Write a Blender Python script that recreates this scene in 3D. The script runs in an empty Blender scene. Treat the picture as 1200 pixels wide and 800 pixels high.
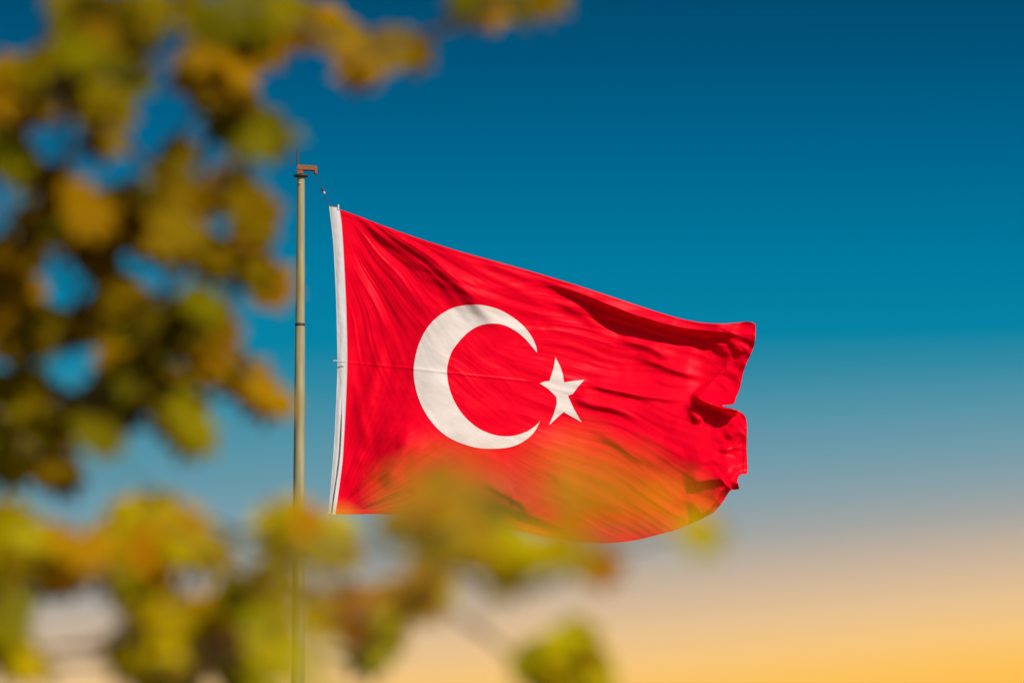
import bpy, math, random
import numpy as np
from mathutils import Vector, Matrix

sc = bpy.context.scene
C = sc.collection
R = math.radians

# ------------------------------------------------------------------ camera
PITCH, LENS, CAM_Z = 9.0, 200.0, 1.6
cam_d = bpy.data.cameras.new('camera')
cam_d.lens = LENS; cam_d.sensor_width = 36.0
cam_d.clip_start = 0.05; cam_d.clip_end = 20000
cam = bpy.data.objects.new('camera', cam_d); C.objects.link(cam)
cam.location = (0, 0, CAM_Z); cam.rotation_euler = (R(90 + PITCH), 0, 0)
cam_d.dof.use_dof = True; cam_d.dof.focus_distance = 83.0
cam_d.dof.aperture_fstop = 8.0; cam_d.dof.aperture_blades = 0
sc.camera = cam

# ------------------------------------------------------------------ sky + sun
SUN_EL, SUN_AZ = 36.0, 142.0          # azimuth clockwise from +Y (the camera looks along +Y)
w = bpy.data.worlds.new('World'); sc.world = w; w.use_nodes = True
nt = w.node_tree; nt.nodes.clear()
N = nt.nodes.new; L = nt.links.new
out = N('ShaderNodeOutputWorld'); bg = N('ShaderNodeBackground'); bg.inputs['Strength'].default_value = 0.1
L(bg.outputs[0], out.inputs[0])
sky = N('ShaderNodeTexSky'); sky.sky_type = 'NISHITA'; sky.sun_disc = False
sky.sun_elevation = R(SUN_EL); sky.sun_rotation = R(SUN_AZ)
tc = N('ShaderNodeTexCoord'); sep = N('ShaderNodeSeparateXYZ'); L(tc.outputs['Generated'], sep.inputs[0])
mx = N('ShaderNodeMath'); mx.operation = 'MULTIPLY'; mx.inputs[1].default_value = -0.085
offx = N('ShaderNodeMath'); offx.operation = 'SUBTRACT'; offx.inputs[1].default_value = 0.07; L(sep.outputs[0], offx.inputs[0])
clx = N('ShaderNodeClamp'); clx.inputs[1].default_value = -.3; clx.inputs[2].default_value = .3; L(offx.outputs[0], clx.inputs[0]); L(clx.outputs[0], mx.inputs[0])
lowm = N('ShaderNodeMapRange'); lowm.interpolation_type = 'SMOOTHSTEP'      # the glow leans to the right near the horizon
lowm.inputs[1].default_value = 0.175; lowm.inputs[2].default_value = 0.115; L(sep.outputs[2], lowm.inputs[0])
mx2 = N('ShaderNodeMath'); mx2.operation = 'MULTIPLY'; L(mx.outputs[0], mx2.inputs[0]); L(lowm.outputs[0], mx2.inputs[1])
ad = N('ShaderNodeMath'); ad.operation = 'ADD'; L(sep.outputs[2], ad.inputs[0]); L(mx2.outputs[0], ad.inputs[1])
mr = N('ShaderNodeMapRange'); mr.inputs[1].default_value = 0.0; mr.inputs[2].default_value = 0.26; L(ad.outputs[0], mr.inputs[0])
ramp = N('ShaderNodeValToRGB'); L(mr.outputs[0], ramp.inputs[0])
def lin(c): 
    c /= 255.0
    return c/12.92 if c <= .04045 else ((c+.055)/1.055)**2.4
def row_z(y):                            # sine of the elevation seen at a picture row
    e = PITCH + math.degrees(math.atan((400-y)/(LENS/36*1200)))
    return math.sin(R(e))
SKY_ROWS = [(-100,(0,66,100)),(0,(0,76,112)),(70,(0,84,124)),(150,(0,97,137)),(230,(0,109,148)),(310,(0,122,159)),
            (390,(6,131,164)),(430,(50,138,164)),(480,(86,148,168)),(530,(113,155,170)),(570,(136,160,168)),
            (610,(163,165,162)),(645,(192,175,157)),(680,(214,185,152)),(715,(233,194,143)),(750,(247,198,124)),
            (785,(254,195,96)),(820,(254,190,76)),(1000,(250,170,60)),(1300,(235,150,70))]
stops = sorted((row_z(y)/0.26, c) for y, c in SKY_ROWS)
el = ramp.color_ramp.elements
while len(el) > 1: el.remove(el[-1])
for i, (p, c) in enumerate(stops):
    e = el[0] if i == 0 else el.new(min(max(p, 0), 1))
    e.position = min(max(p, 0), 1); e.color = (lin(c[0]), lin(c[1]), lin(c[2]), 1)
sc10 = N('ShaderNodeVectorMath'); sc10.operation = 'SCALE'; sc10.inputs['Scale'].default_value = 10.0
L(ramp.outputs[0], sc10.inputs[0])
wgt = N('ShaderNodeMapRange'); wgt.interpolation_type = 'SMOOTHSTEP'
wgt.inputs[1].default_value = 0.25; wgt.inputs[2].default_value = 0.5; L(sep.outputs[2], wgt.inputs[0])
mix = N('ShaderNodeMix'); mix.data_type = 'RGBA'
L(wgt.outputs[0], mix.inputs[0]); L(sc10.outputs[0], mix.inputs[6]); L(sky.outputs[0], mix.inputs[7])
L(mix.outputs[2], bg.inputs[0])

sun_d = bpy.data.lights.new('sun', 'SUN'); sun_d.energy = 4.6; sun_d.angle = R(0.5); sun_d.color = (1.0, 0.93, 0.84)
sun = bpy.data.objects.new('sun', sun_d); C.objects.link(sun)
sdir = Vector((math.sin(R(SUN_AZ))*math.cos(R(SUN_EL)), math.cos(R(SUN_AZ))*math.cos(R(SUN_EL)), math.sin(R(SUN_EL))))
sun.rotation_euler = sdir.to_track_quat('Z', 'Y').to_euler(); sun.location = (20, -20, 30)

vs = sc.view_settings
vs.view_transform = 'Standard'; vs.look = 'None'; vs.exposure = 0.0; vs.gamma = 1.0; vs.use_curve_mapping = False
sc.cycles.use_denoising = True
sc.cycles.max_bounces = 6; sc.cycles.transparent_max_bounces = 8

# ------------------------------------------------------------------ helpers
FPX = LENS/36*1200
cp, sp_ = math.cos(R(PITCH)), math.sin(R(PITCH))
def ray(px, py):
    a = (px-600)/FPX; b = (400-py)/FPX
    return np.stack([a*np.ones_like(b), cp - b*sp_, sp_ + b*cp], -1) if isinstance(px, np.ndarray) else np.array([a, cp-b*sp_, sp_+b*cp])
YP = 82.0                                 # the flag hangs about 82 m away
def on_plane(px, py, d=0.0):              # d metres nearer than the flag's plane
    r = ray(px, py); k = (YP - d)/r[..., 1]
    p = r*k[..., None] if isinstance(px, np.ndarray) else r*k
    return p + np.array([0, 0, CAM_Z])
def at(px, py, dist):
    r = ray(float(px), float(py)); return Vector(r*dist) + Vector((0, 0, CAM_Z))

def mat(name):
    m = bpy.data.materials.new(name); m.use_nodes = True
    n = m.node_tree; return m, n, n.nodes['Principled BSDF']

def mesh_obj(name, verts, faces, m, parent=None, smooth=True, loc=None):
    me = bpy.data.meshes.new(name)
    verts = np.asarray(verts, dtype=np.float64)
    if parent is not None: verts = verts - np.array(parent.location)
    elif loc is not None: verts = verts - np.array(loc)
    me.from_pydata(verts.tolist() if len(verts) < 60000 else [tuple(v) for v in verts.tolist()], [], [tuple(int(i) for i in f) for f in faces])
    me.update()
    if smooth: me.polygons.foreach_set('use_smooth', [len(q.vertices) < 5 for q in me.polygons])
    if smooth and any(len(q.vertices) > 4 for q in me.polygons): me.set_sharp_from_angle(angle=R(40))
    o = bpy.data.objects.new(name, me); C.objects.link(o)
    if m: me.materials.append(m)
    if parent is not None: o.parent = parent
    elif loc is not None: o.location = loc
    return o
def empty(name, loc, label, cat, group=None):
    o = bpy.data.objects.new(name, None); C.objects.link(o); o.location = loc; o.empty_display_size = .2
    o['label'] = label; o['category'] = cat
    if group: o['group'] = group
    return o
def tube(points, radii, sides=10, cap=True):
    V, F = [], []
    pts = [Vector(p) for p in points]
    prev = None
    for i, p in enumerate(pts):
        t = (pts[min(i+1, len(pts)-1)] - pts[max(i-1, 0)]).normalized()
        if prev is None:
            a = t.orthogonal().normalized()
        else:
            a = (prev - t*prev.dot(t)).normalized()
        prev = a; b = t.cross(a)
        r = radii[i] if hasattr(radii, '__len__') else radii
        for k in range(sides):
            th = 2*math.pi*k/sides
            V.append(tuple(p + (a*math.cos(th)+b*math.sin(th))*r))
    for i in range(len(pts)-1):
        for k in range(sides):
            k2 = (k+1) % sides
            F.append((i*sides+k, i*sides+k2, (i+1)*sides+k2, (i+1)*sides+k))
    if cap:
        F.append(tuple(range(sides-1, -1, -1))); F.append(tuple(range((len(pts)-1)*sides, len(pts)*sides)))
    return V, F
def join(parts):
    V, F = [], []
    for v, f in parts:
        o = len(V); V += list(v); F += [tuple(i+o for i in q) for q in f]
    return V, F
def prism(poly, y0, y1, bev=0.0):         # polygon in (x, z) extruded along y
    n = len(poly)
    V = [(x, y0, z) for x, z in poly] + [(x, y1, z) for x, z in poly]
    F = [tuple(range(n)), tuple(range(2*n-1, n-1, -1))] + [(i, i+n, (i+1) % n+n, (i+1) % n) for i in range(n)]
    return V, F

# numpy gradient noise
_rng = np.random.default_rng(7)
_G = _rng.normal(size=(256, 2)); _G /= np.linalg.norm(_G, axis=1)[:, None]
_P = _rng.permutation(256)
def noise(x, y, seed=0):
    x = x + seed*17.31; y = y + seed*9.77
    xi = np.floor(x).astype(int); yi = np.floor(y).astype(int); xf = x-xi; yf = y-yi
    u = xf**3*(xf*(xf*6-15)+10); v = yf**3*(yf*(yf*6-15)+10)
    def g(i, j, dx, dy):
        h = _P[(_P[(xi+i) & 255] + yi+j) & 255]; return _G[h, 0]*dx + _G[h, 1]*dy
    a = g(0, 0, xf, yf); b = g(1, 0, xf-1, yf); c = g(0, 1, xf, yf-1); d = g(1, 1, xf-1, yf-1)
    return ((a*(1-u)+b*u)*(1-v) + (c*(1-u)+d*u)*v)*1.5
def sstep(a, b, x):
    t = np.clip((x-a)/(b-a), 0, 1); return t*t*(3-2*t)

# ------------------------------------------------------------------ ground
gm, gn, gb = mat('grass_ground')
t1 = gn.nodes.new('ShaderNodeTexNoise'); t1.inputs['Scale'].default_value = 0.6; t1.inputs['Detail'].default_value = 8
gr = gn.nodes.new('ShaderNodeValToRGB'); gr.color_ramp.elements[0].color = (.035, .05, .015, 1); gr.color_ramp.elements[1].color = (.10, .10, .035, 1)
go = gn.nodes.new('ShaderNodeTexCoord'); gn.links.new(go.outputs['Object'], t1.inputs['Vector'])
gn.links.new(t1.outputs[0], gr.inputs[0]); gn.links.new(gr.outputs[0], gb.inputs['Base Color']); gb.inputs['Roughness'].default_value = .95
g = mesh_obj('ground', [(-6000, -6000, 0), (6000, -6000, 0), (6000, 6000, 0), (-6000, 6000, 0)], [(0, 1, 2, 3)], gm, smooth=False)
g['kind'] = 'structure'

# ------------------------------------------------------------------ flag: where the cloth lies in the picture plane
CTRL = []
def add(s, t, x, y): CTRL.append((s, t, x, y))
for s, x, y in [(0,398,245.5),(.15,448,264),(.3,496,281),(.45,549,297.5),(.6,602,312),(.75,653,327),(.9,702,342.5),(1.0,735,353.5),(1.1,768,364.5),(1.2,799,373.5),(1.28,824,378),(1.36,850,379),(1.42,868,377.5)]:
    add(s, .5, x, y)
for s, x, y in [(0,392,602.5),(.15,450,602),(.3,505,606),(.45,558,613),(.6,606,622),(.75,656,631.5),(.88,706,636),(1.0,745,632.5),(1.1,772,626),(1.2,793,620),(1.28,808,614),(1.4,824,607)]:
    add(s, -.5, x, y)
for t, x, y in [(.41,401,280),(.33,403,310),(.2,405.5,358),(.1,406,395),(0,406,425),(-.1,405,460),(-.2,403.5,498),(-.3,401,535),(-.4,397,570)]:
    add(0, t, x, y)
for t, x, y in [(.5,877,377),(.475,884,378.5),(.44,885.5,388),(.40,884,404),(.345,877,421),(.28,871,437),(.22,867,455),(.17,862.5,466),(.135,859,473.5),(.11,850,474.5),(.08,847,476),(.05,861,479.5),(.01,872,486),(-.05,875.5,500),(-.12,875,524),(-.18,876,545),(-.22,875,555),(-.25,868.5,555.5),(-.28,864,563),(-.31,866,572.5),(-.335,857,574),(-.38,849,585),(-.44,836,600),(-.5,829,604.5)]:
    add(1.5, t, x, y)
for s, t, x, y in [(.25,0,485,432.5),(.5,0,562,440.5),(.6958,0,632,448),(.82,0,660,462),(.5,.25,562,358),(.5,-.25,572,526),(.32,.18,508,379),(.32,-.18,509,491),(.68,.18,617,385),(.68,-.18,625,514),
                   (1.05,.02,738,472),(1.25,.05,800,468),(1.0,.25,735,402),(1.25,.28,805,420),(1.0,-.25,725,552),(1.25,-.25,800,550)]:
    add(s, t, x, y)
CT = np.array(CTRL, float)
def tps_k(a, b):
    r2 = ((a[:, None, :]-b[None, :, :])**2).sum(-1); return np.where(r2 > 0, r2*np.log(r2+1e-20), 0)
_n = len(CT)
_K = tps_k(CT[:, :2], CT[:, :2]) + np.eye(_n)*2e-5
_Pm = np.hstack([np.ones((_n, 1)), CT[:, :2]])
_A = np.zeros((_n+3, _n+3)); _A[:_n, :_n] = _K; _A[:_n, _n:] = _Pm; _A[_n:, :_n] = _Pm.T
_W = np.linalg.solve(_A, np.vstack([CT[:, 2:], np.zeros((3, 2))]))
def warp(s, t):
    q = np.stack([s.ravel(), t.ravel()], -1); res = np.zeros((len(q), 2))
    for i in range(0, len(q), 20000):
        b = q[i:i+20000]
        res[i:i+20000] = tps_k(b, CT[:, :2]) @ _W[:_n] + np.hstack([np.ones((len(b), 1)), b]) @ _W[_n:]
    return res[:, 0].reshape(s.shape), res[:, 1].reshape(s.shape)

# ------------------------------------------------------------------ flag: relief of the cloth, metres towards the viewer
def pl_dist(X, Y, pts):
    """signed distance to a polyline (positive above / right of it) and position 0..1 along it"""
    pts = np.array(pts, float); seg = np.hypot(*(pts[1:]-pts[:-1]).T); tot = seg.sum()
    best = np.full(X.shape, 1e9); sg = np.zeros(X.shape); al = np.zeros(X.shape); acc = 0
    for i in range(len(pts)-1):
        a, b = pts[i], pts[i+1]; d = b-a; l = seg[i]
        u0 = ((X-a[0])*d[0]+(Y-a[1])*d[1])/l**2; u = np.clip(u0, 0, 1)
        ex = X-(a[0]+u*d[0]); ey = Y-(a[1]+u*d[1]); dist = np.hypot(ex, ey)
        s = (d[1]*(X-a[0])-d[0]*(Y-a[1]))/l   # positive on the upper side for lines running right (y is down)
        m = dist < best
        best = np.where(m, dist, best); sg = np.where(m, np.where(s >= 0, 1, -1)*dist, sg); al = np.where(m, (acc+u*l)/tot, al); acc += l
    return sg, al, best
def fold(X, Y, pts, h, up, dn, t0=.15, t1=.2, p=2.0):
    """one crease: crest along the line, soft above (up px), steep below (dn px)"""
    sg, al, best = pl_dist(X, Y, smooth_line(pts))
    pts = np.array(pts, float)
    wx = sstep(0, t0, al) if t0 > 0 else 1.0
    w1 = 1-sstep(1-t1, 1, al) if t1 > 0 else 1.0
    prof = np.where(sg > 0, np.exp(-np.abs(sg/up)**1.5), np.exp(-np.abs(sg/dn)**p))
    return h*prof*wx*w1
def smooth_line(pts, k=6):
    pts = np.array(pts, float)
    if len(pts) < 3: return pts
    o = []
    for i in range(len(pts)-1):
        p0 = pts[max(i-1, 0)]; p1 = pts[i]; p2 = pts[i+1]; p3 = pts[min(i+2, len(pts)-1)]
        for j in range(k):
            t = j/k
            o.append(.5*((2*p1)+(-p0+p2)*t+(2*p0-5*p1+4*p2-p3)*t*t+(-p0+3*p1-3*p2+p3)*t**3))
    o.append(pts[-1]); return np.array(o)

FOLDS = [  # points, height, px above, px below, fade in, fade out
    ([(402,250),(440,264),(480,285),(512,305),(545,338),(575,372),(600,400)], .11, 46, 11, .25, .3),
    ([(425,262),(470,290),(505,318),(530,345),(560,385)], .05, 14, 6, .3, .4),
    ([(415,262),(455,305),(490,350),(520,395)], .045, 18, 8, .3, .4),
    ([(412,275),(440,318),(465,360),(485,400)], .035, 16, 7, .3, .4),
    ([(408,300),(430,350),(448,400)], .03, 14, 7, .3, .4),
    ([(500,288),(560,315),(620,345),(660,375)], .04, 20, 8, .3, .4),
    ([(560,304),(600,318),(640,336)], .03, 10, 5, .3, .4),
    # roll under the top edge
    ([(600,316),(640,329),(680,343),(720,359),(760,373),(800,383),(840,388),(872,390)], .21, 60, 6, .45, .12),
    ([(690,362),(730,375),(770,388),(800,396),(818,404)], .10, 16, 5, .3, .3),
    ([(650,352),(680,366),(712,389)], .05, 16, 7, .3, .4),
    ([(722,396),(745,401),(765,408),(790,424)], .045, 18, 5, .3, .3),
    ([(742,419),(762,422),(785,431),(806,438),(825,440)], .055, 18, 5, .25, .3),
    ([(760,440),(790,449),(822,450)], .03, 10, 5, .3, .3),
    ([(684,447),(710,455),(740,461),(780,467),(815,468)], .06, 14, 4, .2, .4),
    ([(668,463),(690,472),(720,478),(755,492)], .055, 14, 5, .2, .4),
    # fly end: overhanging pleat over the notch and the hollow under it
    ([(812,459),(820,467),(832,473),(846,478),(858,480)], .30, 20, 5, .2, .0),
    ([(808,468),(815,486),(826,494)], .10, 14, 6, .3, .3),
    ([(848,392),(862,404),(872,416)], .06, 12, 5, .3, .2),
    ([(850,380),(862,390),(884,400)], .06, 12, 5, .3, .0),
    ([(835,396),(850,412),(862,420)], .06, 10, 5, .3, .3),
    ([(848,512),(860,506),(874,500)], .05, 12, 6, .3, .1),
    ([(842,530),(858,520),(874,506)], .06, 14, 6, .3, .1),
    ([(805,545),(830,538),(850,545),(860,560)], .07, 18, 7, .3, .2),
    ([(800,568),(825,562),(845,560),(862,566)], .12, 18, 6, .3, .0),
    ([(812,608),(830,595),(845,575),(856,565)], .20, 14, 6, .2, .1),
    # lower middle
    ([(640,548),(660,565),(685,580),(715,590),(745,600)], .06, 20, 6, .25, .4),
    ([(690,500),(720,516),(745,535),(775,545)], .05, 16, 6, .3, .4),
    ([(560,560),(585,575),(600,582),(612,590),(622,604)], .06, 16, 5, .3, .2),
    ([(585,600),(596,588),(606,583)], .06, 10, 5, .3, .2),
    ([(430,422),(436,450),(424,480),(430,510),(438,528)], .05, 12, 8, .3, .3),
    ([(412,440),(420,465),(414,500),(410,530)], .03, 9, 6, .3, .3),
    ([(447,572),(462,545),(474,520),(478,490)], .06, 16, 8, .25, .4),
    ([(415,592),(440,585),(465,572),(480,556)], .035, 10, 5, .3, .3),
    ([(404,585),(425,565),(445,545)], .03, 9, 5, .3, .3),
    ([(400,570),(415,548),(432,530)], .03, 9, 5, .3, .3),
    # vertical break right of the crescent
    ([(648,500),(640,540),(628,575),(614,612)], .10, 40, 30, .3, .1),
    ([(492,500),(488,540),(486,580)], .03, 14, 10, .3, .1),
]
SEAM = [(406,424.5),(440,427.5),(485,432),(562,440.5),(600,444.5),(632,448)]
def relief(X, Y):
    d = np.zeros(X.shape)
    # broad billows
    d += .26*np.sin((X-395)/490*2.2*math.pi + (Y-440)/170) * sstep(398, 520, X)
    d += .16*np.exp(-(((X-770)/80)**2+((Y-520)/60)**2)) - .14*np.exp(-(((X-842)/34)**2+((Y-440)/60)**2))
    d += .10*np.exp(-(((X-470)/30)**2+((Y-530)/50)**2))
    for f in FOLDS:
        xs = [p[0] for p in f[0]]; ys = [p[1] for p in f[0]]; r = 3*max(f[2], f[3])
        m = (X > min(xs)-r) & (X < max(xs)+r) & (Y > min(ys)-r) & (Y < max(ys)+r)
        if m.any(): d[m] += fold(X[m], Y[m], *f)
    rg = np.hypot((X-562)/1.0, (Y-441)/1.12); stiff = 1-.6*np.exp(-((rg-62)/20)**2)*(1-sstep(600, 640, X))   # the doubled cloth of the crescent
    # tension wrinkles fanning from the upper hoist corner
    r = np.hypot(X-374, Y-214); th = np.arctan2(Y-214, X-374)
    wx = noise(X/60, Y/60, 3)*.03
    m1 = sstep(0, 40, X-398)*.7+.3
    m1 = stiff*m1*np.exp(-np.clip(r-150, 0, None)/75)*sstep(25, 90, r)*sstep(.35, .7, th)
    q = (th+wx)
    d += m1*(.027*noise(q*13, r/170, 1) + .015*(.5-np.abs(noise(q*21, r/160, 2))) + .006*noise(q*46, r/130, 4))*np.clip(r/150, .3, 1.3)
    # the flat strip under the top edge: long shallow pleats along the edge
    be = (Y-245) - .30*(X-398)
    m2 = np.exp(-((be-35)/45)**2)*sstep(430, 520, X)
    d += m2*(.022*noise(X/260, be/20, 5) + .008*noise(X/160, be/9, 6))
    # flow of fine creases running out towards the fly
    b = (Y-315)*np.exp(-.002*(X-700)); wob = noise(X/90, Y/70, 8)*9
    m3 = sstep(560, 700, X)
    d += m3*(.026*noise((X+2*b)/220, (b+wob)/30, 9) + .018*(.5-np.abs(noise((X+b)/150, (b+wob)/19, 10))) + .0075*noise(X/90, (b+wob)/8.5, 11) + .0032*noise(X/60, (b+wob)/4.4, 12) + .010*np.maximum(0, noise((X+b)/110, (b+wob)/9, 41)-.15))
    # diagonal crumple inside and around the crescent
    c = (Y-440) - .85*(X-560)*np.exp(-np.abs(X-560)/400.); wob = noise(X/50, Y/50, 13)*10
    m4 = stiff*np.exp(-(((X-565)/95)**2+((Y-450)/100)**2))
    d += m4*(.018*noise((X+Y)/130, (c+wob)/30, 14) + .006*(.5-np.abs(noise((X+Y)/110, (c+wob)/14, 15))) + .0022*noise((X+Y)/70, (c+wob)/5, 16))
    # wrinkles fanning from the lower hoist corner
    r2 = np.hypot(X-384, Y-614); th2 = np.arctan2(614-Y, X-384)
    m5 = sstep(10, 60, r2)*np.exp(-np.clip(r2-70, 0, None)/60)
    d += m5*(.030*noise((th2+wx)*13, r2/110, 17) + .013*noise((th2+wx)*27, r2/80, 18))*np.clip(r2/100, .3, 1.2)
    # soft vertical buckles beside the hoist
    m6 = np.exp(-(((X-435)/34)**2))*sstep(350, 420, Y)*(1-sstep(540, 590, Y))
    d += m6*(.035*noise((X+.12*Y)/20, Y/60, 19) + .008*noise(X/12, Y/45, 20))
    # general fine crumple
    d += .008*noise(X/30+noise(X/40, Y/40, 22), Y/26, 21) + .0010*noise(X/9, Y/7.5, 23)
    # crushed fly end
    m7 = sstep(815, 860, X)
    d += m7*(.05*(.5-np.abs(noise(X/30+Y/60, Y/22-X/50, 24))) + .014*noise(X/12, Y/10, 25))
    # mid seam
    sg, al, best = pl_dist(X, Y, SEAM)
    d += .007*np.exp(-(best/1.3)**2)*(1-sstep(.9, 1, al))
    # everything calms down at the hoist rope
    return d*(.25+.75*sstep(396, 425, X))

NS, NT = 760, 520
ss, tt = np.meshgrid(np.linspace(0, 1.5, NS), np.linspace(-.5, .5, NT))
# the weave bunches at the fly, so put the rows of points where they are needed
FX, FY = warp(ss, tt)
FD = relief(FX, FY)
FD += .007*np.maximum(sstep(.484, .487, np.abs(tt)), sstep(1.478, 1.482, ss)) + .010*sstep(1.40, 1.5, ss)*noise(tt*22, ss*6, 40)
FV = on_plane(FX, FY, FD)
flag_loc = tuple(on_plane(392.0, 602.5, 0.0))
flag = empty('flag', flag_loc, 'red flag with white crescent and star streaming to the right of the pole', 'flag')

def cloth_mat(name, col, rough, trans, spec=.1):
    m, n, b = mat(name)
    b.inputs['Roughness'].default_value = rough
    b.inputs['Specular IOR Level'].default_value = spec
    tcn = n.nodes.new('ShaderNodeTexCoord')
    nz = n.nodes.new('ShaderNodeTexNoise'); nz.inputs['Scale'].default_value = 3.0; nz.inputs['Detail'].default_value = 6
    n.links.new(tcn.outputs['Object'], nz.inputs['Vector'])
    mxn = n.nodes.new('ShaderNodeMix'); mxn.data_type = 'RGBA'
    mxn.inputs[6].default_value = (col[0]*.95, col[1]*.9, col[2]*.9, 1); mxn.inputs[7].default_value = (min(col[0]*1.04, 1), col[1]*1.05, col[2]*1.1, 1)
    n.links.new(nz.outputs[0], mxn.inputs[0]); n.links.new(mxn.outputs[2], b.inputs['Base Color'])
    wv = n.nodes.new('ShaderNodeTexNoise'); wv.inputs['Scale'].default_value = 22; wv.inputs['Detail'].default_value = 4
    mp = n.nodes.new('ShaderNodeMapping'); mp.inputs['Rotation'].default_value = (0, .5, 0); mp.inputs['Scale'].default_value = (.35, 1, 1.3)
    n.links.new(tcn.outputs['Object'], mp.inputs['Vector']); n.links.new(mp.outputs[0], wv.inputs['Vector'])
    bp = n.nodes.new('ShaderNodeBump'); bp.inputs['Strength'].default_value = .15; bp.inputs['Distance'].default_value = .006
    n.links.new(wv.outputs[0], bp.inputs['Height']); n.links.new(bp.outputs[0], b.inputs['Normal'])
    tr = n.nodes.new('ShaderNodeBsdfTranslucent'); n.links.new(mxn.outputs[2], tr.inputs['Color'])
    ms = n.nodes.new('ShaderNodeMixShader'); ms.inputs[0].default_value = trans
    o = n.nodes['Material Output']
    n.links.new(b.outputs[0], ms.inputs[1]); n.links.new(tr.outputs[0], ms.inputs[2]); n.links.new(ms.outputs[0], o.inputs['Surface'])
    return m
red = cloth_mat('red_cloth', (.93, .0, .020), .42, .18, .06)
white = cloth_mat('white_cloth', (.82, .76, .70), .7, .12)
band_m = cloth_mat('white_webbing', (.60, .60, .60), .7, .06)

def grid_faces(nr, nc):
    i = np.arange(nr*nc).reshape(nr, nc)
    return np.stack([i[:-1, :-1], i[:-1, 1:], i[1:, 1:], i[1:, :-1]], -1).reshape(-1, 4)
def big_mesh(name, V, F, m, parent):
    V = (V.reshape(-1, 3) - np.array(parent.location)).astype(np.float32); F = F.astype(np.int32)
    me = bpy.data.meshes.new(name)
    me.vertices.add(len(V)); me.vertices.foreach_set('co', V.ravel())
    me.loops.add(F.size); me.loops.foreach_set('vertex_index', F.ravel())
    me.polygons.add(len(F)); me.polygons.foreach_set('loop_start', np.arange(0, F.size, F.shape[1], dtype=np.int32))
    me.update(calc_edges=True); me.validate()
    me.polygons.foreach_set('use_smooth', np.ones(len(F), bool)); me.materials.append(m)
    o = bpy.data.objects.new(name, me); C.objects.link(o); o.parent = parent
    return o
big_mesh('cloth', FV, grid_faces(NT, NS), red, flag)

# applied white devices: slabs sewn through the cloth, following its relief on both sides
def slab(name, X, Y, F, m, off=.006):
    d = relief(X, Y); a = on_plane(X, Y, d+off).reshape(-1, 3); b = on_plane(X, Y, d-off).reshape(-1, 3); n = len(a)
    F = np.asarray(F)
    return big_mesh(name, np.vstack([a, b]), np.vstack([F[:, ::-1] if False else F, F[:, ::-1]+n]), m, flag)
OUT = [(629,413),(628.5,407),(624,396),(614,382.5),(600,371),(583,362),(565,357.5),(547,357.5),(530,361),(513,371),(500,385),(490.5,404),(485.5,425),(485,442),(489,462),(497,481),(509,498),(523,510.5),(540,519),(560,524.5),(580,525.5),(600,523),(615,516),(626,506),(633,493)]
INN = [(629,413),(623,405.5),(614,395.5),(603,387),(591,381),(578,379),(562,381.5),(549,389),(538,400),(529,413),(524.5,428),(524,440),(527,456),(533,471),(542,485),(553,496),(565,504),(580,509.5),(594,511),(606,509.5),(617,505.5),(626,500),(633,493)]
def resample(pts, n):
    p = smooth_line(pts, 12); s = np.r_[0, np.cumsum(np.hypot(*(p[1:]-p[:-1]).T))]; s /= s[-1]
    q = np.linspace(0, 1, n); return np.stack([np.interp(q, s, p[:, 0]), np.interp(q, s, p[:, 1])], -1)
A = resample(OUT, 300); B = resample(INN, 300); k = np.linspace(0, 1, 36)[:, None, None]
G = A[None]*(1-k) + B[None]*k
slab('crescent', G[..., 0], G[..., 1], grid_faces(36, 300), white)
STAR = [(651,418.5),(656.5,429),(659.5,438),(661,448),(672,446),(684.5,445),(677,453.5),(671,461.5),(665.5,463.5),(672,478),(681.5,494.5),(670,488),(660.5,482.5),(653,489),(643.5,498),(648.5,486),(652.5,473),(652,465),(643,456),(632.5,449),(638,447),(644,446),(648.5,432)]
cx, cy = 658.5, 463
nn = 14; SV = []; SF = []
for i in range(len(STAR)):
    a = STAR[i]; b = STAR[(i+1) % len(STAR)]; base = len(SV); idx = {}
    for u in range(nn+1):
        for v in range(nn+1-u):
            idx[(u, v)] = len(SV); f, g_ = u/nn, v/nn
            SV.append((cx+(a[0]-cx)*f+(b[0]-cx)*g_, cy+(a[1]-cy)*f+(b[1]-cy)*g_))
    for u in range(nn):
        for v in range(nn-u):
            SF.append((idx[(u, v)], idx[(u, v+1)], idx[(u+1, v)]))
            if u+v < nn-1: SF.append((idx[(u+1, v)], idx[(u, v+1)], idx[(u+1, v+1)]))
SV = np.array(SV); slab('star', SV[:, 0], SV[:, 1], np.array(SF), white)

# hoist band: doubled webbing with the rope sewn inside
HB_L = resample([(385.5,240.5),(387.5,256),(390.5,285),(392.5,320),(394,355),(395,395),(395.5,425),(395,445),(393.5,480),(391.5,520),(388.5,560),(386,590),(385,602)], 220)
HB_R = resample([(397.5,243),(400.5,262),(403,300),(405.5,350),(406.8,395),(407,425),(406,460),(404,500),(401.5,540),(397.5,572),(393,603.5)], 220)
kk = np.linspace(0, 1, 22)[:, None, None]; H = HB_L[None]*(1-kk)+HB_R[None]*kk
HX, HY = H[..., 0], H[..., 1]
f1 = np.linspace(0, 1, 22)[:, None]
hd = .015*np.exp(-((f1-.5)/.4)**2)*np.ones_like(HX) + .006*noise(HX/6, HY/30, 30) + .002*noise(HX/3, HY/8, 31)
hd += .03*np.exp(-((f1-.62+.1*np.sin(HY/30))/.08)**2)*sstep(470, 510, HY) - .03*np.exp(-((f1-.5+.1*np.sin(HY/30))/.08)**2)*sstep(460, 500, HY)
hd += .012
V1 = on_plane(HX, HY, hd).reshape(-1, 3); V2 = on_plane(HX, HY, hd*.3-.04).reshape(-1, 3)
gf = grid_faces(22, 220); nb = len(V1)
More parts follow.
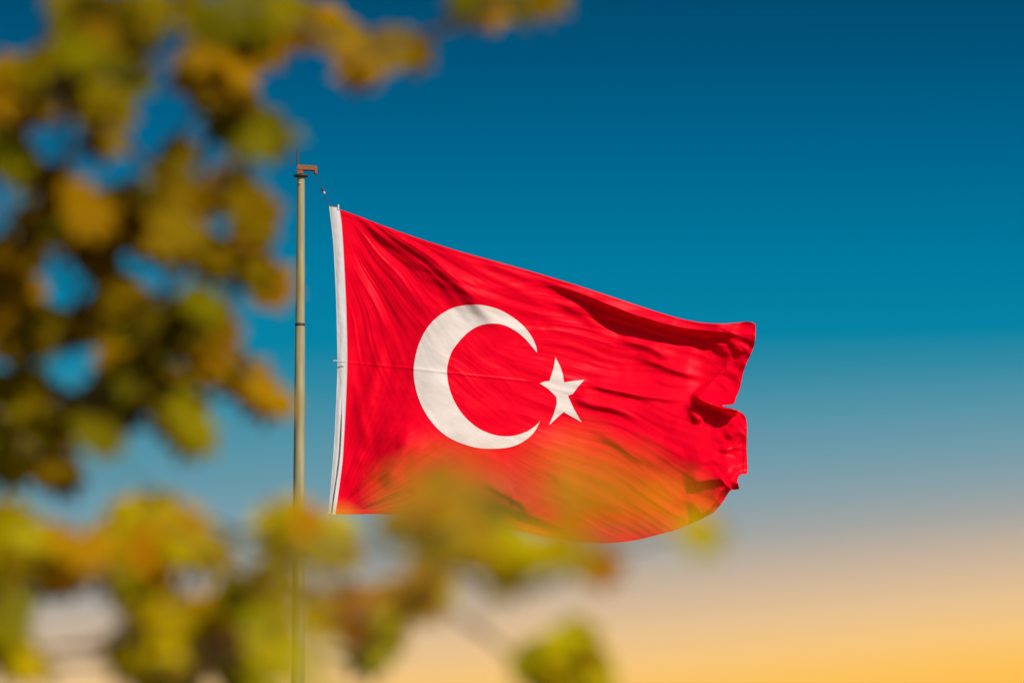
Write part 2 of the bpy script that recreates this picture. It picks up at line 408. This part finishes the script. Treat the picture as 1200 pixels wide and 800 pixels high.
bi = [i for i in range(220)] + [r*220+219 for r in range(1, 22)] + [21*220+i for i in range(218, -1, -1)] + [r*220 for r in range(20, 0, -1)]
rim = [(bi[i], bi[(i+1) % len(bi)], bi[(i+1) % len(bi)]+nb, bi[i]+nb) for i in range(len(bi))]
big_mesh('hoist_band', np.vstack([V1, V2]), np.vstack([gf, gf[:, ::-1]+nb, np.array(rim)]), band_m, flag)
# little webbing tab at the upper corner and the toggle half way down
def strip3(pts, r, name, m, sides=8):
    v, f = tube([on_plane(float(x), float(y), d) for x, y, d in pts], r, sides); return mesh_obj(name, v, f, m, flag)
strip3([(396.3,246,.02),(396.3,242,.02),(396.6,239.8,.02)], [.014, .014, .012], 'corner_tab', band_m)
strip3([(390.6,422.6,.05),(394,423,.06),(399,423.6,.09),(406.5,424.2,.09)], [.010, .013, .008, .006], 'toggle', band_m)

# ------------------------------------------------------------------ flagpole
pm, pn, pb = mat('painted_steel')
pb.inputs['Roughness'].default_value = .5; pb.inputs['Specular IOR Level'].default_value = .35
a = pn.nodes.new('ShaderNodeTexNoise'); a.inputs['Scale'].default_value = 2.2; a.inputs['Detail'].default_value = 8
mp = pn.nodes.new('ShaderNodeMapping'); mp.inputs['Scale'].default_value = (6, 6, .5); tcp = pn.nodes.new('ShaderNodeTexCoord')
pn.links.new(tcp.outputs['Object'], mp.inputs[0]); pn.links.new(mp.outputs[0], a.inputs['Vector'])
rr = pn.nodes.new('ShaderNodeValToRGB'); rr.color_ramp.elements[0].position = .3; rr.color_ramp.elements[0].color = (.20, .19, .105, 1)
rr.color_ramp.elements[1].position = .7; rr.color_ramp.elements[1].color = (.36, .33, .18, 1)
pn.links.new(a.outputs[0], rr.inputs[0]); pn.links.new(rr.outputs[0], pb.inputs['Base Color'])
rm, rn, rb = mat('rusty_iron'); rb.inputs['Roughness'].default_value = .85
a = rn.nodes.new('ShaderNodeTexNoise'); a.inputs['Scale'].default_value = 14; a.inputs['Detail'].default_value = 8
rr = rn.nodes.new('ShaderNodeValToRGB'); rr.color_ramp.elements[0].position = .35; rr.color_ramp.elements[0].color = (.10, .03, .012, 1)
rr.color_ramp.elements[1].position = .65; rr.color_ramp.elements[1].color = (.42, .15, .05, 1)
rn.links.new(a.outputs[0], rr.inputs[0]); rn.links.new(rr.outputs[0], rb.inputs['Base Color'])
dm, dn_, db = mat('dark_iron'); db.inputs['Base Color'].default_value = (.03, .03, .025, 1); db.inputs['Roughness'].default_value = .6
wm, wn_, wb = mat('pale_rope'); wb.inputs['Base Color'].default_value = (.6, .5, .4, 1); wb.inputs['Roughness'].default_value = .9

PX = on_plane(351.0, 480.0)[0]; M = YP/FPX*1.012            # metres per pixel at the pole
def hz(y): return on_plane(351.0, float(y))[2]
pole = empty('flagpole', (PX, YP, 0), 'tall tapering grey metal flagpole with a rusty bracket at its top', 'flagpole')
zj = hz(378)
def ring(prof, sides=40):
    V, F = [], []
    for r, z in prof:
        for i in range(sides):
            th = 2*math.pi*i/sides; V.append((PX+r*math.cos(th), YP+r*math.sin(th), z))
    for j in range(len(prof)-1):
        for i in range(sides):
            i2 = (i+1) % sides; F.append((j*sides+i, j*sides+i2, (j+1)*sides+i2, (j+1)*sides+i))
    F.append(tuple(range(sides-1, -1, -1))); F.append(tuple(range((len(prof)-1)*sides, len(prof)*sides)))
    return V, F
zt = hz(207)
v, f = ring([(11.0*M/2, zj-.01), (10.2*M/2, zj+(zt-zj)*.35), (9.4*M/2, zj+(zt-zj)*.75), (8.9*M/2, zt)]); mesh_obj('upper_shaft', v, f, pm, pole)
v, f = ring([(22*M/2, .0), (17.5*M/2, hz(1000)), (15.6*M/2, hz(790)), (13.9*M/2, hz(600)), (12.2*M/2, hz(440)), (11.6*M/2, zj-.05)]); mesh_obj('lower_shaft', v, f, pm, pole)
v, f = ring([(11.0*M/2, zj-.06), (12.0*M/2, zj-.052), (12.0*M/2, zj-.022), (11.2*M/2, zj-.012)]); mesh_obj('joint_collar', v, f, dm, pole)
v, f = ring([(9.2*M/2, zt-.012), (12*M/2, zt-.006), (17.5*M/2, zt), (17.5*M/2, zt+.022), (10*M/2, zt+.03), (7*M/2, zt+.045)]); mesh_obj('flange', v, f, dm, pole)
# rusty bracket: short neck, arm to the right, hooked tip
def xp(x): return on_plane(float(x), 200.0)[0]
neck = [(xp(348.6), zt+.03), (xp(355.3), zt+.03), (xp(355.3), hz(198.6)), (xp(348.6), hz(198.6))]
arm = [(xp(348.3), hz(199.6)), (xp(368.6), hz(200.2)), (xp(369.0), hz(204.3)), (xp(371.0), hz(204.6)), (xp(371.9), hz(203.0)), (xp(371.7), hz(195.0)), (xp(356), hz(194.0)), (xp(348.3), hz(193.4))]
v, f = join([prism(neck, YP-.04, YP+.04), prism(arm, YP-.047, YP+.047)])
br = mesh_obj('pulley_bracket', v, f, rm, pole, smooth=False)
bv = br.modifiers.new('bevel', 'BEVEL'); bv.width = .006; bv.segments = 2
v, f = tube([(xp(369.8), YP-.03, hz(202)), (xp(369.8), YP+.03, hz(202))], .028, 16); mesh_obj('pulley_wheel', v, f, dm, pole)
v, f = tube([(xp(348.9), YP, hz(194.2)), (xp(348.5), YP, hz(184)), (xp(348.3), YP, hz(173))], [.016, .013, .009], 8); mesh_obj('lightning_rod', v, f, dm, pole)
v, f = tube([(PX-.01, YP-9.1*M/2+.004, hz(215.3)), (PX-.01, YP-9.1*M/2-.02, hz(215.3))], .012, 10); mesh_obj('bolt', v, f, wm, pole)
v, f = ring([(.34, .0), (.34, .03), (.16, .035), (.15, .05)]); mesh_obj('base_plate', v, f, dm, pole)

# ------------------------------------------------------------------ halyard from the bracket to the flag and down to the cleat
hy = empty('halyard', (xp(371), YP-.03, hz(204)), 'thin dark flag line with a snap hook between bracket and flag corner', 'rope')
def hp(x, y, d=.03): return tuple(on_plane(float(x), float(y), d))
v, f = tube([hp(370.3, 203.5), hp(374, 213), hp(377.6, 221)], .0022, 6); mesh_obj('upper_line', v, f, dm, hy)
v, f = tube([hp(377.2, 220.0), hp(377.8, 221.2), hp(378.7, 223.2), hp(379.3, 224.6)], [.010, .021, .019, .009], 10); mesh_obj('snap_hook', v, f, dm, hy)
v, f = tube([hp(379.2, 224.3), hp(379.8, 225.4), hp(380.6, 227.2)], [.010, .017, .010], 10); mesh_obj('bead', v, f, wm, hy)
v, f = tube([hp(380.4, 227), hp(383.2, 233.5), hp(386.6, 241.5)], .0050, 6); mesh_obj('corner_line', v, f, dm, hy)
h2 = empty('tie_rope', tuple(on_plane(385.0, 602.0)), 'short knotted tie rope at the bottom corner of the flag beside the pole', 'rope')
v, f = tube([hp(393, 603), hp(389, 601.8), hp(385, 601.5), hp(382.6, 602.6), hp(384.4, 604.2)], [.008, .013, .015, .012, .009], 8); mesh_obj('knot', v, f, wm, h2)
v, f = tube([hp(384.2, 603), hp(383.0, 607), hp(380, 613), hp(374, 626), hp(358.5, 668, 0)], [.008, .006, .005, .004, .003], 6); mesh_obj('rope_tail', v, f, wm, h2)

# ------------------------------------------------------------------ trees: leaves close to the lens
lm, ln, lb = mat('autumn_leaf')
lb.inputs['Roughness'].default_value = .6; lb.inputs['Specular IOR Level'].default_value = .03
at_ = ln.nodes.new('ShaderNodeAttribute'); at_.attribute_name = 'leaf_colour'
nz = ln.nodes.new('ShaderNodeTexNoise'); nz.inputs['Scale'].default_value = 22; nz.inputs['Detail'].default_value = 3
tcl = ln.nodes.new('ShaderNodeTexCoord'); ln.links.new(tcl.outputs['Object'], nz.inputs['Vector'])
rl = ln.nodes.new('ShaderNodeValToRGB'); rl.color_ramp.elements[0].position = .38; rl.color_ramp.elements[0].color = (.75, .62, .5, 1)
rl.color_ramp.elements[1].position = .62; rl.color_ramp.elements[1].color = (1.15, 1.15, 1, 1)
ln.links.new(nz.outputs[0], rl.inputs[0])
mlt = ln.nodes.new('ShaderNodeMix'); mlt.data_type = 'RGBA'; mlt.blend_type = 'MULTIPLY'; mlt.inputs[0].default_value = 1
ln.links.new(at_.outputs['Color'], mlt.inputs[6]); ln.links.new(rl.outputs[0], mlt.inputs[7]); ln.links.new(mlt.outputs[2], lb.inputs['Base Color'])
tr = ln.nodes.new('ShaderNodeBsdfTranslucent'); ln.links.new(mlt.outputs[2], tr.inputs['Color'])
ms = ln.nodes.new('ShaderNodeMixShader'); ms.inputs[0].default_value = .45
ln.links.new(lb.outputs[0], ms.inputs[1]); ln.links.new(tr.outputs[0], ms.inputs[2]); ln.links.new(ms.outputs[0], ln.nodes['Material Output'].inputs['Surface'])
bm_, bn, bb = mat('bark'); bb.inputs['Roughness'].default_value = .9
a = bn.nodes.new('ShaderNodeTexNoise'); a.inputs['Scale'].default_value = 9; a.inputs['Detail'].default_value = 8
mp = bn.nodes.new('ShaderNodeMapping'); mp.inputs['Scale'].default_value = (3, 3, .6); tcp = bn.nodes.new('ShaderNodeTexCoord')
bn.links.new(tcp.outputs['Object'], mp.inputs[0]); bn.links.new(mp.outputs[0], a.inputs['Vector'])
rr = bn.nodes.new('ShaderNodeValToRGB'); rr.color_ramp.elements[0].position = .35; rr.color_ramp.elements[0].color = (.05, .035, .02, 1)
rr.color_ramp.elements[1].position = .7; rr.color_ramp.elements[1].color = (.20, .15, .10, 1)
bn.links.new(a.outputs[0], rr.inputs[0]); bn.links.new(rr.outputs[0], bb.inputs['Base Color'])
bp = bn.nodes.new('ShaderNodeBump'); bp.inputs['Distance'].default_value = .02; bn.links.new(a.outputs[0], bp.inputs['Height']); bn.links.new(bp.outputs[0], bb.inputs['Normal'])

half = [(0, 1.0), (9, .80), (22, .62), (34, .80), (46, .95), (56, .76), (70, .58), (86, .72), (98, .80), (112, .62), (138, .50), (165, .30)]
LEAF = [(math.sin(R(a))*r, math.cos(R(a))*r) for a, r in half] + [(-math.sin(R(a))*r, math.cos(R(a))*r) for a, r in reversed(half[1:])]
LEAF = [(x, y+.0) for x, y in LEAF]
class Foliage:
    def __init__(s): s.V = []; s.F = []; s.col = []
    def leaf(s, p, size, normal, tip, col, rnd):
        n = normal.normalized(); t = (tip - n*tip.dot(n)).normalized(); b = n.cross(t)
        base = len(s.V); fold_ = rnd.uniform(-.10, .30); curl = rnd.uniform(-.1, .4); asp = rnd.uniform(.8, 1.1)
        def put(x, y):
            z = -fold_*abs(x) - curl*y*y*.6
            s.V.append(tuple(p + (b*x*asp + t*y + n*z)*size)); s.col.append((*col, 1))
        put(0, 0)
        for x, y in LEAF: put(x, y)
        m = len(LEAF)
        for i in range(m): s.F.append((base, base+1+i, base+1+(i+1) % m))
    def build(s, name, parent):
        o = mesh_obj(name, s.V, s.F, lm, parent, smooth=False)
        ca = o.data.color_attributes.new('leaf_colour', 'FLOAT_COLOR', 'POINT')
        ca.data.foreach_set('color', np.array(s.col, np.float32).ravel()); return o

PAL_UP = [(.25,.19,.0), (.27,.175,.0), (.20,.18,.0), (.38,.20,.0), (.15,.14,.0), (.23,.135,.0), (.10,.075,.0), (.28,.24,.0)]  # brown-olive leaf colours, darkened to carry part of the crown's shade
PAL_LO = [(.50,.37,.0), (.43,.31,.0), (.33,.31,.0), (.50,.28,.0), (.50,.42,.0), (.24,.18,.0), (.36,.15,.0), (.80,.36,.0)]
def in_view(p, mrg=70):
    q = p - Vector((0, 0, CAM_Z)); dep = q.y*cp + q.z*sp_
    if dep < .2: return q.length < 1.0
    x = 600 + FPX*q.x/dep; y = 400 - FPX*(q.z*cp - q.y*sp_)/dep
    m = mrg*max(1, 5/dep)
    return -m < x < 1200+m and -m < y < 800+m

GAPS = [(8,32,36,42),(50,162,36,33),(0,235,20,38),(190,122,46,34),(160,165,30,48),(235,185,20,16),(72,330,36,33),(182,320,28,30),(85,430,46,28),(205,38,22,18),(235,262,12,12),
        (75,722,54,36),(220,682,30,24),(285,645,30,32),(445,657,36,28),(385,680,22,18),(388,770,28,24),(530,775,60,44),(600,722,64,30),(112,792,28,14),
        (350,690,12,30),(350,760,12,40)]
def spray(fo, tw, blobs, pal, rnd, dens, size=(.025, .037), dist=(4.7, 5.6)):
    """leaves on short twigs: (px, py, radius px, number of leaves, palette entry or None)"""
    tips = []
    for bl in blobs:
        x, y, r, n = bl[:4]; ci = bl[4] if len(bl) > 4 else None; dd = bl[5] if len(bl) > 5 else None
        D = dd if dd else rnd.uniform(*dist); c = at(x, y, D); tips.append(c)
        for i in range(1 if D < 2.5 else int(n*(dens if D > 4.05 else dens*.7)+.5)):
            a_ = rnd.uniform(0, 2*math.pi); q = math.sqrt(rnd.random())*r*.75 if n > 1 else r*.2
            for _ in range(10):
                lx, ly = x+math.cos(a_)*q, y+math.sin(a_)*q
                if D < 3.0 or all(((lx-gx)/(ga+12))**2+((ly-gy)/(gb_+12))**2 > 1 for gx, gy, ga, gb_ in GAPS): break
                a_ = rnd.uniform(0, 2*math.pi); q = math.sqrt(rnd.random())*(r+10)
            else: continue
            p = at(lx, ly, D+rnd.uniform(-.12, .12))
            nrm = Vector((rnd.gauss(.25, .30), -1+rnd.gauss(0, .2), rnd.gauss(.50, .28)))
            tip = Vector((rnd.gauss(.25, .6), rnd.gauss(0, .3), rnd.gauss(-.5, .5)))
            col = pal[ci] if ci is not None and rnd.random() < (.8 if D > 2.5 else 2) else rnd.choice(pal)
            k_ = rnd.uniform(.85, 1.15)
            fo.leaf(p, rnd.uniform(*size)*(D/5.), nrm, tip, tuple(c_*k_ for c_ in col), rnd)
            tw.append(tube([c, c*.5+p*.5+Vector((0, 0, .006)), p], [.0012, .0010, .0008], 5))
    return tips
def wiggle(a, b, rnd, n=6, amp=.06):
    pts = []
    for i in range(n+1):
        t = i/n; p = a.lerp(b, t); s_ = math.sin(t*math.pi)*amp*(b-a).length
        pts.append(p + Vector((rnd.uniform(-s_, s_), rnd.uniform(-s_, s_), rnd.uniform(-s_, s_)*.7)))
    pts[0] = a; pts[-1] = b; return pts

# ---- the tree on the left: its outer branches reach into the picture
rnd = random.Random(11)
T0 = Vector((-2.6, 5.6, 0))
tree = empty('autumn_tree', T0, 'tree with brown and olive autumn leaves reaching in from the upper left', 'tree')
tp = [T0+Vector(p) for p in [(0,0,0),(.03,.02,.6),(-.02,.05,1.3),(.05,.03,2.1),(.0,.0,3.0),(.08,-.05,3.9),(.0,.05,4.8)]]
v, f = tube(tp, [.20,.16,.145,.13,.10,.07,.03], 18); mesh_obj('trunk', v, f, bm_, tree)
fo = Foliage(); tw = []
UP = [  # the sprays that hang in front of the sky
 (85,5,30,4,0),(125,20,34,5,6),(160,15,28,4,4),(190,8,20,2,0),(105,45,30,4,2),(60,75,30,4,0),(25,85,30,4,3),(5,108,24,4,6),(40,112,22,3,0),(90,100,26,4,5),(112,112,20,3,0),(128,150,12,2,1),(118,135,18,2,0),(5,175,16,3,2),(10,150,14,2,3),
 (165,88,10,1,4),(150,55,14,1,5),(240,40,16,1,2),(228,72,20,2,3),(258,78,24,3,3),(285,68,20,2,7),(262,105,22,3,5),(272,135,24,4,6),(288,152,20,3,4),(312,160,10,2,2),
 (262,12,16,2,4),(285,25,22,3,2),(310,38,16,2,3),(330,8,12,1,7),(352,14,14,2,5),(385,28,18,3,3),(410,48,13,2,1),(424,72,13,2,3),(445,50,10,1,5),(478,50,13,2,1),(300,5,14,2,4),
 (550,-4,12,2,4),(572,4,16,3,5),(596,-2,14,2,4),(638,-12,8,1,5),
 (190,182,11,2,6),(188,205,14,2,2),(60,222,20,3,1),(30,250,26,3,2),(60,255,28,4,5),(95,240,24,3,3),(128,262,28,4,5),(160,245,24,3,0),(180,275,24,3,3),(205,225,16,2,1),(232,228,14,2,5),(262,218,13,2,3),(288,232,14,2,1),(300,258,12,2,5),
 (220,275,20,3,1),(255,285,16,2,2),(285,292,16,2,3),(300,315,12,2,2),(312,332,7,1,3),(262,300,12,2,0),(20,285,22,4,6),(8,300,18,3,5),(120,300,20,3,4),(130,325,16,3,2),(95,280,16,2,5),
 (15,352,20,3,3),(8,390,28,4,5),(40,378,24,3,1),(75,378,22,3,4),(110,372,24,3,1),(150,365,26,3,0),(190,360,26,4,6),(205,385,24,4,6),(230,362,18,3,2),(248,385,18,3,3),(228,410,26,4,3),(262,428,22,4,1),(290,445,18,3,3),(315,462,10,2,3),(160,400,26,4,2),(145,425,24,3,4),(180,440,26,4,5),(205,465,24,4,0),(212,490,18,3,7),(225,505,10,2,7),
 (105,462,18,3,5),(98,485,16,3,6),(125,480,22,3,6),(150,470,22,3,0),(120,500,12,2,2),(30,450,24,3,0),(12,480,26,4,7),(38,490,22,3,0),(18,515,22,3,7),(45,520,16,2,5),(62,540,11,2,3),(70,553,5,1,5),(5,540,12,2,4)]
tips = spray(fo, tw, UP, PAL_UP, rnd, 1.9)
# boughs and the twigs that carry the sprays
boughs = []
hubs = [at(-140, 60, 5.3), at(-140, 260, 5.1), at(-140, 400, 5.2), at(-140, -160, 5.4)]
for hb, (tz, r0) in zip(hubs, [(3, .042), (2, .040), (2, .036), (4, .038)]):
    pts = wiggle(tp[tz], hb, rnd, 7, .05); boughs.append((pts, [r0*(1-.86*i/7) for i in range(8)]))
for pts, rad in boughs:
    v, f = tube(pts, rad, 10); mesh_obj('bough', v, f, bm_, tree)
for c in tips:
    # join every spray to a neighbour nearer the trunk, or to a bough end
    cand = [h for h in hubs] + [q for q in tips if q.x < c.x-.02]
    q = min(cand, key=lambda h: (h-c).length)
    tw.append(tube(wiggle(q, c, rnd, 4, .05), [.0026, .0024, .0022, .0018, .0014], 5))
# the rest of the crown, up and to the left, out of the picture
made = 0
for i in range(80):
    if made >= 22: break
    a0 = rnd.choice(tp[2:]); an = rnd.uniform(0, 2*math.pi); l = rnd.uniform(.8, 1.8)
    e_ = a0 + Vector((math.cos(an)*l, math.sin(an)*l*.7, rnd.uniform(.1, .9)))
    if e_.y < 4.7 or any(in_view(a0.lerp(e_, q_), 260) for q_ in (.3, .5, .7, .85, 1)): continue
    made += 1
    pts = wiggle(a0, e_, rnd, 5, .07); v, f = tube(pts, [.030, .024, .018, .013, .009, .005], 8); mesh_obj('bough', v, f, bm_, tree)
    for j in range(230):
        b0 = pts[rnd.choice([1, 2, 3, 4, 5])]; p = b0 + Vector((rnd.gauss(0, .20), rnd.gauss(0, .20), rnd.gauss(0, .18)))
        if in_view(p) or p.x > -.65: continue
        fo.leaf(p, rnd.uniform(.03, .045), Vector((rnd.gauss(0, .6), rnd.gauss(-.4, .6), 1)), Vector((rnd.gauss(0, 1), rnd.gauss(0, 1), -.5)), rnd.choice(PAL_UP), rnd)
        if j % 3 == 0 and not in_view(b0.lerp(p, .6)) and not in_view(b0): tw.append(tube([b0, b0.lerp(p, .5)+Vector((0, 0, .02)), p], [.003, .002, .001], 4))
for pts, rad in boughs:                   # leaves along the boughs that carry the visible sprays
    for j in range(260):
        t_ = rnd.random()*6.99; k_ = int(t_); b0 = pts[k_].lerp(pts[k_+1], t_-k_)
        p = b0 + Vector((rnd.gauss(0, .13), rnd.gauss(0, .13), rnd.gauss(0, .13)))
        if in_view(p): continue
        fo.leaf(p, rnd.uniform(.03, .042), Vector((rnd.gauss(.2, .4), rnd.gauss(-.8, .3), .5)), Vector((rnd.gauss(0, 1), rnd.gauss(0, 1), -.5)), rnd.choice(PAL_UP), rnd)
fo.build('foliage', tree); v, f = join(tw); mesh_obj('twigs', v, f, bm_, tree)

# ---- the lower sapling whose yellow-green top rises into the picture, nearer the lens
rnd = random.Random(23)
S0 = Vector((-.62, 4.3, 0))
sap = empty('yellow_sapling', S0, 'low yellow-green leafy treetop along the bottom, blurred in front of pole and flag', 'tree')
sp = [S0+Vector(p) for p in [(0,0,0),(.03,0,.5),(-.02,.03,1.0),(.04,.0,1.5),(.02,.02,1.85)]]
v, f = tube(sp, [.045,.038,.030,.022,.014], 12); mesh_obj('trunk', v, f, bm_, sap)
fo = Foliage(); tw = []
LO = [
 (545,598,26,4,4,3.5),(505,592,22,3,0,3.5),(590,628,24,3,4,3.6),(475,612,16,2,4,3.6),(635,640,18,2,4,3.7),(545,630,20,2,0,3.5),
 (65,655,18,2,6),(200,655,14,2,6),(415,722,14,2,6),
 (5,612,22,4,5),(0,640,26,4,4),(30,640,24,3,4),(60,642,22,3,3),(95,645,24,3,3),(75,665,18,3,6),(125,642,24,3,0),(160,612,24,3,0),(185,600,18,2,4),(170,640,28,3,3),(205,628,22,3,3),(232,638,18,2,6),(250,648,8,1,6),(150,665,20,3,0),
 (10,690,20,3,2),(15,725,20,3,2),(8,760,22,3,0),(30,775,16,2,0),
 (165,690,20,3,2),(175,720,26,4,0),(200,740,30,4,0),(165,765,26,4,5),(200,785,26,4,0),(240,745,24,3,4),(235,715,20,3,2),(262,700,20,3,5),(290,690,22,3,2),(265,770,24,3,4),(312,672,14,2,4),(308,705,22,3,4),(292,742,24,3,2),(312,765,16,2,4),(290,790,22,2,2),
 (318,618,20,3,4),(345,612,24,4,4),(375,622,24,3,4),(395,635,14,2,0),(338,640,12,1,2),
 (383,714,14,2,3),(400,712,24,3,5),(430,715,22,3,6),(455,700,20,3,0),(478,685,18,3,3),(445,742,16,2,2),(432,765,12,1,2),(500,668,16,2,4),(490,705,10,1,5),
 (470,610,18,2,2,3.2),(500,600,26,3,4,3.2),(530,595,28,4,4,3.2),(520,560,24,2,0,2.6),(560,615,28,3,4,3.1),(545,645,24,3,0,3.3),(580,640,24,3,4,3.3),(610,645,22,3,4,3.3),(590,665,16,3,5,3.5),(640,640,18,2,4,3.3),(665,645,16,2,2,3.3),(515,640,20,2,0,3.3),(570,590,22,2,2,2.9),
 (478,578,18,1,7,2.3),(640,545,10,1,7,2.0),(672,572,10,1,7,2.2),(700,598,10,1,7,2.3),(655,612,10,1,7,2.4),(735,560,10,1,7,2.0),(745,592,10,1,7,2.2),(790,588,10,1,7,2.3),(690,540,10,1,7,1.9),(540,562,18,1,7,2.3),(510,560,10,1,7,2.2),(338,690,8,1,4,2.1),(352,745,8,1,4,2.1),(344,655,8,1,4,1.8),(352,715,8,1,0,1.9),(342,790,8,1,4,1.9),(350,830,8,1,0,2.0),
 (815,620,5,1,6,3.4),(702,662,6,1,6,3.8),(565,705,9,1,2,3.8),
 (655,758,16,4,4,4.2),(672,750,14,3,2,4.2),(690,775,18,4,4,4.2),(662,785,16,4,0,4.2),(620,778,10,2,2,4.2),(690,795,14,3,2,4.2),(640,790,10,1,0,4.2)]
# leaves nearer the lens are the same size in the world
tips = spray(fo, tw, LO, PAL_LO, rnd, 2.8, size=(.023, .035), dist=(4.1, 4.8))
hubs = [at(60, 900, 4.4), at(230, 900, 4.4), at(430, 890, 4.2), at(650, 890, 4.2)]
for hb in hubs:
    pts = wiggle(sp[2], hb, rnd, 5, .05); v, f = tube(pts, [.018, .015, .012, .010, .008, .006], 8); mesh_obj('bough', v, f, bm_, sap)
for c in tips:
    cand = hubs + [q for q in tips if q.z < c.z-.006 or q.x < c.x-.02]
    cand = [q for q in cand if q is not c]
    q = min(cand, key=lambda h: (h-c).length + (.25 if h.x > c.x else 0) + .3*abs(h.y-c.y))
    kr = .4 if c.y < 3.0 else 1.0
    tw.append(tube(wiggle(q, c, rnd, 4, .05), [.0022*kr, .002*kr, .0018*kr, .0015*kr, .0012*kr], 5))
for i in range(900):
    b0 = rnd.choice(sp[2:]+hubs); p = b0 + Vector((rnd.gauss(0, .22), rnd.gauss(0, .22), rnd.gauss(-.10, .18)))
    if in_view(p, 45): continue
    fo.leaf(p, rnd.uniform(.026, .040), Vector((rnd.gauss(0, .6), rnd.gauss(-.4, .6), 1)), Vector((rnd.gauss(0, 1), rnd.gauss(0, 1), -.5)), rnd.choice(PAL_LO), rnd)
    if p.x < .1 and p.z < b0.z+.05 and not any(in_view(b0.lerp(p, q_), 60) for q_ in (0, .25, .5, .75)): tw.append(tube([b0, b0.lerp(p, .5)+Vector((0, 0, .02)), p], [.003, .002, .001], 4))
fo.build('foliage', sap); v, f = join(tw); mesh_obj('twigs', v, f, bm_, sap)
